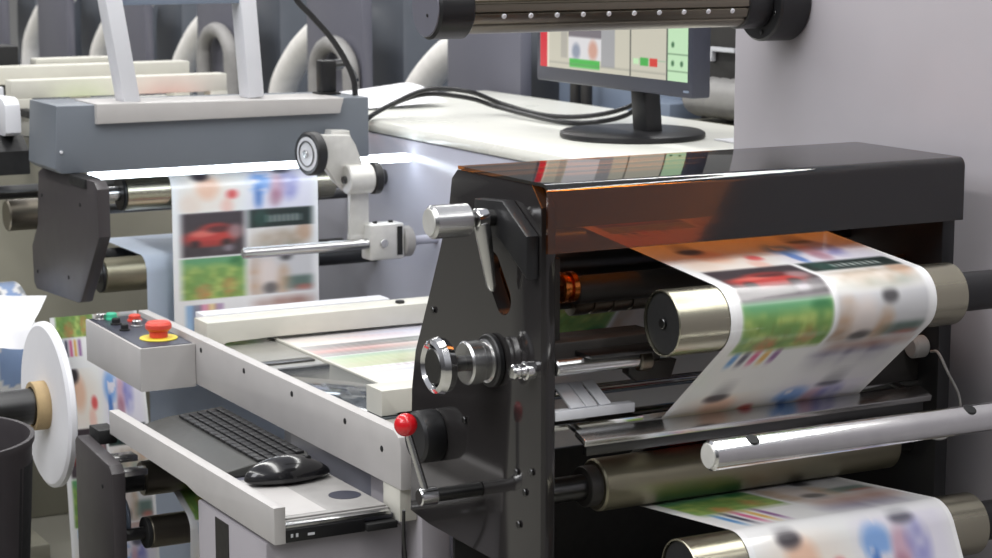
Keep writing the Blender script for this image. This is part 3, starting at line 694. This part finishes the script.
# lower charcoal plate and rollers
t = T('lower_plate', 'dark charcoal plate standing below the tray at lower left', 'plate', (1.26,3.86,0))
P('plate', prism(nb(), [(3.775,.0),(3.775,.580),(3.79,.594),(3.985,.610),(3.995,.60),(3.995,.0)], 'X', 1.235, 1.262, .002), 'char', t)
bolts(t, [(1.2355,3.83,.545)], (-1,0,0), .004, .002, 'rubber')
P('top_block', box(nb(), (1.2625,3.93,.60), (1.30,3.99,.628), .002), 'rubber', t)
P('rail_foot', box(nb(), (1.2625,3.84,.583), (1.31,3.88,.594), .001), 'steel', t)
P('rail_foot', box(nb(), (1.2625,3.785,.569), (1.31,3.815,.580), .001), 'steel', t)
roller('lower_roller', 'dark roller under tray beside lower charcoal plate', 3.85,.545,.034,1.318,1.62,'darkcham',[(1.2625,1.319,.024,'satin')],open_end=False)
roller('lower_roller', 'lowest short roller at lower left with printed web', 3.80,.452,.031,1.312,1.59,'darkcham',[(1.2625,1.305,.012,'dkmet'),(1.304,1.3125,.030,'rubber')],open_end=False)
P('guide_disc', lathe(nb(), (1.272,3.86,.47), (1,0,0), [(0,0),(.045,0),(.05,.004),(.05,.008),(.045,.012),(0,.012)], 40), 'green' if False else 'bluish', bpy.data.objects['lower_roller.001'])
pw, mw = belt([(3.99,.56,0,0),(3.85,.545,.034+e_,1),(3.862,.45,0,0),(3.80,.452,.031+e_,-1),(3.60,.05,0,0)]) if False else belt([(4.05,.585,0,0),(3.80,.452,.031+e_,1),(3.79,.03,0,0)])
me = web_mesh('lower_web', pw, [(0,.5),(mw[1][0],.85),(mw[1][1]+.02,1.0),(pw[-1][1],2.2)], 1.385, 1.60, nu=60, ds=.004, parent_loc=(1.5,3.8,.03))
o = bpy.data.objects.new('lower_web', me); col.objects.link(o); o.location = (1.5,3.8,.03); me.materials.append(M['print'])
tag(o, 'strip of printed web over the short roller at lower left', 'paper web')
# bin
t = T('waste_bin', 'black round waste bin at the lower left corner', 'bin', (.922,3.9,.0))
P('bucket', lathe(nb(), (.922,3.9,.0), (0,0,1), [(0,0),(.150,0),(.155,.004),(.193,.641),(.198,.651),(.198,.661),(.190,.661),(.186,.645),(.150,.012),(0,.012)], 64), 'char', t)
P('liner', lathe(nb(), (.93,3.9,.013), (0,0,1), [(.150,.0),(.1855,.60),(.184,.60),(.148,.001)], 48, True), 'rubber', t, 'black inner liner')
# cream machine foot behind
t = T('machine_foot', 'cream machine foot standing on the floor behind reel', 'machine base', (1.35,5.35,0))
P('block', box(nb(), (1.20,5.25,.0), (1.50,5.5,.42), .01), 'beige', t)
P('flange', box(nb(), (1.13,5.15,.0), (1.52,5.52,.05), .006), 'beige', t)

# far left idlers, next print table
t = T('next_table', 'cream worktable of the next print unit behind lamp housing', 'table', (1.75,5.7,0))
P('body', box(nb(), (1.10,5.57,0), (2.25,6.25,1.04), .006), 'beige', t)
P('bed', box(nb(), (1.52,5.57,1.041), (2.25,6.25,1.08), .003), 'cream', t)
P('crossbar', box(nb(), (1.585,5.58,1.14), (2.19,5.64,1.188), .003), 'cream', t)
P('crossbar_end', box(nb(), (2.14,5.575,1.0805), (2.19,5.63,1.14), .003), 'cream', t)
P('crossbar_end', box(nb(), (1.585,5.575,1.0805), (1.64,5.63,1.14), .003), 'cream', t)
P('rear_crossbar', box(nb(), (1.48,5.95,1.15), (2.22,6.02,1.20), .003), 'cream', t)
P('crossbar_end', box(nb(), (1.48,5.95,1.0805), (1.52,6.02,1.15), .003), 'cream', t)
P('crossbar_end', box(nb(), (2.17,5.95,1.0805), (2.22,6.02,1.15), .003), 'cream', t)
P('dark_bar', box(nb(), (1.79,6.04,1.19), (2.02,6.10,1.214), .003), 'cream', t)
P('dark_block', box(nb(), (1.58,6.04,1.08), (1.74,6.16,1.252), .004), 'rubber', t, 'black block')
P('bar_post', box(nb(), (1.90,6.05,1.08), (1.95,6.09,1.19), .002), 'cream', t)
c = nb(); cyl(c, (1.60,5.44,1.12), (1.81,5.44,1.12), .018, 28, .003); P('roller', c, 'card', t)
P('roller_arm', box(nb(), (1.60,5.44,1.095), (1.625,5.58,1.115), .002), 'rubber', t); P('roller_arm', box(nb(), (1.79,5.45,1.095), (1.81,5.58,1.115), .002), 'rubber', t)
def strip_art(u, ph):
    c = np.full((len(u),3), 236.); k = vnoise(u, ph, 8, 2, 5)
    c = over(c, (176,200,120), .8*blob(u,ph*0+.5,.2,.5,.16,2)); c = over(c, (226,140,130), .8*blob(u,ph*0+.5,.75,.5,.2,2)*(.4+k)); return c
me = web_mesh('printed_strip', [((5.40,1.095),0),((5.44,1.1375),.06),((5.58,1.112),.2)], [(0,0),(.2,1)], 1.69, 2.13, nu=60, ds=.01, parent_loc=WL[t], artfn=strip_art)
o = bpy.data.objects.new('printed_strip', me); col.objects.link(o); o.parent = t; me.materials.append(M['print'])
t = T('white_bracket', 'rounded white bracket plate at left edge beside lamp housing', 'bracket', (1.38,5.0,1.04))
pp = []
for (cy,cz,a0_) in ((4.93,1.175,90),(5.20,1.175,0),(5.20,1.155,-90),(4.93,1.125,180)):
    pass
prism_pts = [(4.90,1.118),(4.90,1.165),(4.905,1.182),(4.92,1.194),(4.94,1.198),(5.35,1.185),(5.35,1.12),(4.93,1.108),(4.91,1.111)]
P('plate', prism(nb(), prism_pts, 'X', 1.375, 1.412, .003), 'white', t)
bolts(t, [(1.3755,5.0,1.17),(1.3755,5.05,1.135)], (-1,0,0), .005, .002, 'rubber')
P('dark_arm', prism(nb(), [(4.90,1.02),(4.90,1.075),(4.95,1.107),(5.565,1.107),(5.565,1.03)], 'X', 1.33, 1.43, .004), 'rubber', t)
P('back_plate', box(nb(), (1.375,5.35,1.05), (1.50,5.56,1.19), .003), 'white', t)
roller('rear_idler', 'dark steel idler roller left of the charcoal plate', 4.96,.918,.037,1.385,1.56,'darkcham',[(1.559,2.2695,.012,'dkmet')],open_end=False)
roller('rear_shaft', 'long dark shaft at far left above the idler roller', 5.10,.955,.017,1.20,2.2695,'dkmet',None,open_end=False)

# ------------------------------------------------------------------ monitor on the console
t = T('monitor', 'black computer monitor with operating screen on white console', 'monitor', (2.60,4.13,1.118))
P('base', lathe(nb(), (2.60,4.13,1.1182), (0,0,1), [(0,0),(.162,0),(.166,.004),(.165,.012),(.158,.016),(.10,.019),(.04,.021),(0,.021)], 64), 'satin', t)
c = nb(); obox(c, (2.607,4.085,1.195), (1,0,0), (0,1,-.14), (0,.14,1), .022, .030, .072, .006); P('stand_neck', c, 'satin', t)
b_ = P('bezel', box(nb(), (2.552,3.818,1.228), (2.60,4.487,1.68), .006), 'mon', t)
def screen():
    ny, nz = 200, 130; y = np.linspace(4.467,3.834,ny); z = np.linspace(1.262,1.655,nz)
    Yg = np.tile(y,nz); Zg = np.repeat(z,ny); c = np.full((ny*nz,3), 0.); c[:] = (196,192,176)
    e = .002
    R_ = lambda y1,y0,z0,z1,rgb,a=1.: over(c, rgb, a*rect(Yg,Zg,y0,y1,z0,z1,e))
    c = R_(4.467,4.433,1.2,1.7,(206,36,52)); c = R_(4.433,4.425,1.2,1.7,(226,214,196)); c = R_(4.37,4.34,1.287,1.7,(172,168,158))
    c = R_(4.335,4.188,1.287,1.7,(214,212,214)); c = R_(4.335,4.188,1.338,1.42,(116,110,116)); c = R_(4.188,4.13,1.275,1.7,(158,158,160))
    c = over(c, (120,130,150), .8*blob(Yg,Zg,4.30,1.305,.018,.018)); c = over(c, (196,140,120), .8*blob(Yg,Zg,4.225,1.31,.02,.022))
    c = R_(4.33,4.195,1.268,1.287,(66,178,72)); c = R_(4.425,3.92,1.2745,1.2765,(120,120,112))
    c = R_(4.066,4.061,1.2,1.7,(40,44,44)); c = R_(3.918,3.913,1.2,1.7,(40,44,44)); c = R_(3.913,3.83,1.2,1.7,(188,222,182))
    c = R_(4.055,3.92,1.30,1.302,(150,180,150)); c = R_(4.052,4.03,1.29,1.303,(190,226,180)); c = R_(4.024,3.99,1.288,1.306,(70,170,76)); c = R_(3.985,3.953,1.288,1.306,(206,60,50))
    for (yy,zz) in ((3.893,1.300),(3.858,1.300),(3.893,1.34),(3.893,1.385),(3.858,1.385)): c = over(c, (44,90,54), .9*blob(Yg,Zg,yy,zz,.006,.006))
    c = R_(3.913,3.83,1.318,1.320,(60,90,66)); c = R_(3.913,3.83,1.283,1.285,(90,120,90))
    L = WL[t]; co = np.stack([np.full(ny*nz,2.5508)-L.x, Yg-L.y, Zg-L.z],1)
    i = (np.arange(nz-1)[:,None]*ny+np.arange(ny-1)[None,:]).ravel(); f = np.stack([i,i+1,i+ny+1,i+ny],1)
    me = bpy.data.meshes.new('screen'); me.from_pydata(co.tolist(), [], f.tolist())
    a = me.color_attributes.new('ink','FLOAT_COLOR','POINT'); rgba = np.ones((ny*nz,4),np.float32); rgba[:,:3] = to_lin(c); a.data.foreach_set('color', rgba.ravel())
    o = bpy.data.objects.new('screen', me); col.objects.link(o); o.parent = t; me.materials.append(M['screen']); o['label'] = 'lit operating screen'
screen()
P('power_light', box(nb(), (2.5505,3.83,1.240), (2.5523,3.85,1.2445), 0), 'bluish', t)
for k,(off,lab) in enumerate(((0,'upper black cable looping across the white console to monitor'),(1,'lower black cable looping across the white console to monitor'))):
    z0 = 1.126
    pth = [(2.15,4.712,1.05),(2.20,4.76,1.055),(2.246,4.81,1.09),(2.257,4.808,1.122),(2.33,4.779,1.166),(2.42,4.792,1.189),(2.52,4.768,1.180),(2.62,4.794,1.146),(2.66,4.634,1.126),(2.72,4.517,1.131),(2.78,4.428,1.159),(2.80,4.40,1.20)] if off == 0 else [(2.13,4.74,1.03),(2.20,4.78,1.04),(2.244,4.825,1.08),(2.254,4.824,1.115),(2.33,4.80,1.158),(2.42,4.80,1.176),(2.52,4.775,1.164),(2.60,4.758,1.138),(2.60,4.457,1.1262),(2.69,4.42,1.1262),(2.75,4.38,1.147),(2.78,4.36,1.19)]
    S('cable', hosepath(nb(), pth, .006, 12), 'cable', lab, 'cable', (2.5,4.5,1.12))
c = nb(); rows = []
for k in range(9):
    a = k/8; rows.append([c.verts.new((2.30+.30*b2, 5.05+.42*a-.0*b2, 1.1205+.035*math.sin(a*3.14)*(.4+.6*b2)+.012*b2)) for b2 in np.linspace(0,1,8)])
for R_,S2 in zip(rows, rows[1:]):
    for k in range(7): c.faces.new((R_[k],R_[k+1],S2[k+1],S2[k]))
S('paper_sheet', c, 'paper', 'curled white paper sheet on far left of console top', 'paper', (2.45,5.25,1.119), smooth=80)
S('paper_sheet', box(nb(), (2.72,3.72,1.1185), (2.93,3.98,1.1215), .0005), 'paper', 'flat white paper sheet on console right of the monitor', 'paper', (2.82,3.85,1.1185))

# ------------------------------------------------------------------ background machinery
def station(p, label):
    t = T('dryer_unit', label, 'machine unit', (3.3,p,0), 'dryer units in the background')
    P('cabinet', box(nb(), (3.45,p-.455,0), (4.2,p+.595,1.45), .01), 'drum', t)
    P('front_panel', box(nb(), (3.0,p-.455,.8802), (3.04,p,1.45), .006), 'lilac', t)
    pr_ = [(p-.35,.80),(p-.03,.80),(p-.03,1.05)]+[(p-.35+.32*math.cos(q), 1.05+.48*math.sin(q)) for q in np.linspace(.05,math.pi/2,12)]
    P('rounded_housing', prism(nb(), pr_, 'X', 3.2, 3.449, .02), 'drum', t)
    d1 = [(3.12,p+.53,.885),(3.12,p+.49,1.0),(3.12,p+.40,1.085),(3.12,p+.27,1.165),(3.12,p+.12,1.225),(3.12,p-.02,1.255),(3.12,p-.10,1.265)]
    P('white_duct', hosepath(nb(), d1, .052, 22, 6), 'duct', t, 'curved white air duct')
    P('plinth', box(nb(), (2.98,p-.45,0), (3.44,p+.59,.88), .01), 'drum', t)
    return t
def arch(t, p):
    d2 = [(2.965,p-.16,.885),(2.965,p-.16,1.0)]+[(2.965, p-.30+.14*math.cos(q), 1.10+.10*math.sin(q)) for q in np.linspace(0,math.pi,9)]+[(2.965,p-.44,1.0),(2.965,p-.44,.885)]
    P('arch_reflection', hosepath(nb(), d2, .028, 18, 5), 'hose', t, 'arched grey reflection modelled as a tube')  # arch reflected in the glossy panel, modelled as a grey tube
s0 = station(5.826, '')
labs = ['nearest background dryer unit with white duct right of the plug','second background dryer unit with white duct left of the plug','third background dryer unit with white duct between the two posts','fourth background dryer unit with white duct left of first post','farthest background dryer unit with white duct at top left corner']
s0['label'] = labs[0]
labs.append('rounded dark dryer housing without visible duct at top left corner')
labs[4] = 'farthest background dryer unit showing a white duct near top left corner'
for k in range(1,6):
    c_ = copy_tree(s0, (0,k*1.063,0)); c_['label'] = labs[k]
    if k in (1,2): arch(c_, 5.826+k*1.063)
t = T('blue_grey_cabinet', 'pale blue grey electrical cabinet behind the monitor', 'cabinet', (3.4,5.0,0))
P('body', box(nb(), (3.12,4.72,0), (3.6,5.36,1.5), .008), 'bluish', t)
P('door_gap', box(nb(), (3.1185,4.88,.2), (3.1205,4.884,1.45), 0), 'rubber', t)
P('base_unit', box(nb(), (3.02,4.62,0), (3.1198,4.80,1.14), .004), 'bluish', t)
t = T('pipe_pair', 'pair of dark pipes behind the console below monitor', 'pipe', (3.08,5.0,0))
for yy in (5.16,5.10): P('pipe', cyl(nb(), (3.06,yy,0), (3.06,yy,1.22), .016, 20), 'dull', t)
P('pipe_clamp', box(nb(), (3.04,5.06,.9), (3.1195,5.20,.93)), 'dull', t)
t = T('dark_unit', 'dark machine unit behind console right of the monitor', 'machine unit', (3.4,4.2,0))
P('body', box(nb(), (3.1202,3.85,0), (3.7,4.715,1.5), .008), 'dull', t)
P('grip', box(nb(), (3.105,4.46,1.276), (3.12,4.575,1.287), .002), 'white', t)
P('grip', box(nb(), (3.105,4.56,1.25), (3.12,4.575,1.276), .002), 'white', t)
P('ribbed_hose', hosepath(nb(), [(3.065,4.56,1.165),(3.065,4.3,1.165),(3.065,4.1,1.16)], .05, 20, 12, .04), 'hose', t, 'ribbed grey hose')
P('hose_shelf', box(nb(), (3.02,4.0,0), (3.12,4.57,1.105), .004), 'beige', t)

# ------------------------------------------------------------------ light
w = bpy.data.worlds.new('hall_light'); sc.world = w; w.use_nodes = True
nt = w.node_tree; bg = nt.nodes['Background']
tc = nt.nodes.new('ShaderNodeTexCoord'); sx = nt.nodes.new('ShaderNodeSeparateXYZ'); cr = nt.nodes.new('ShaderNodeValToRGB')
mr = nt.nodes.new('ShaderNodeMapRange'); mr.inputs['From Min'].default_value = -1; mr.inputs['From Max'].default_value = 1
nt.links.new(tc.outputs['Generated'], sx.inputs[0]); nt.links.new(sx.outputs['Z'], mr.inputs['Value']); nt.links.new(mr.outputs[0], cr.inputs[0]); nt.links.new(cr.outputs[0], bg.inputs['Color'])
el = cr.color_ramp.elements; el[0].position = .3; el[0].color = (.10,.095,.095,1); el[1].position = .8; el[1].color = (.9,.92,1.,1)
m_ = el.new(.52); m_.color = (.14,.14,.15,1); m_ = el.new(.63); m_.color = (.34,.34,.36,1)
bg.inputs['Strength'].default_value = .62
def area(name, loc, size, energy, color=(1,1,1), target=None):
    L = bpy.data.lights.new(name, 'AREA'); L.shape = 'RECTANGLE'; L.size, L.size_y = size; L.energy = energy; L.color = color
    o = bpy.data.objects.new(name, L); col.objects.link(o); o.location = loc
    if target: o.rotation_euler = (V(target)-V(loc)).to_track_quat('-Z','Y').to_euler()
    return o
for x,e in ((-1.2,140),(1.4,220),(4.0,160)):
    area('ceiling_strip_light', (x,6.0,4.2), (.35,14), e*1.25, (1.,.99,.96))
area('added_side_fill', (-2.5,2.5,4.2), (2.5,2.0), 110, (.96,.97,1), (1.6,3.6,.9))  # unseen fill lamp added to brighten the left-facing sides

# ------------------------------------------------------------------ camera
cam = bpy.data.cameras.new('camera'); co = bpy.data.objects.new('camera', cam); col.objects.link(co)
co.location = (0,0,1.6); co.rotation_euler = (math.radians(90-9.43), 0, math.radians(-28.55))
cam.sensor_width = 36; cam.lens = 2149/992*36; cam.clip_start = .05; cam.clip_end = 100
cam.dof.use_dof = True; cam.dof.focus_distance = 3.5; cam.dof.aperture_fstop = 9
sc.camera = co
vs = sc.view_settings; vs.view_transform = 'Standard'; vs.look = 'None'; vs.exposure = -.12; vs.gamma = 1; vs.use_curve_mapping = False
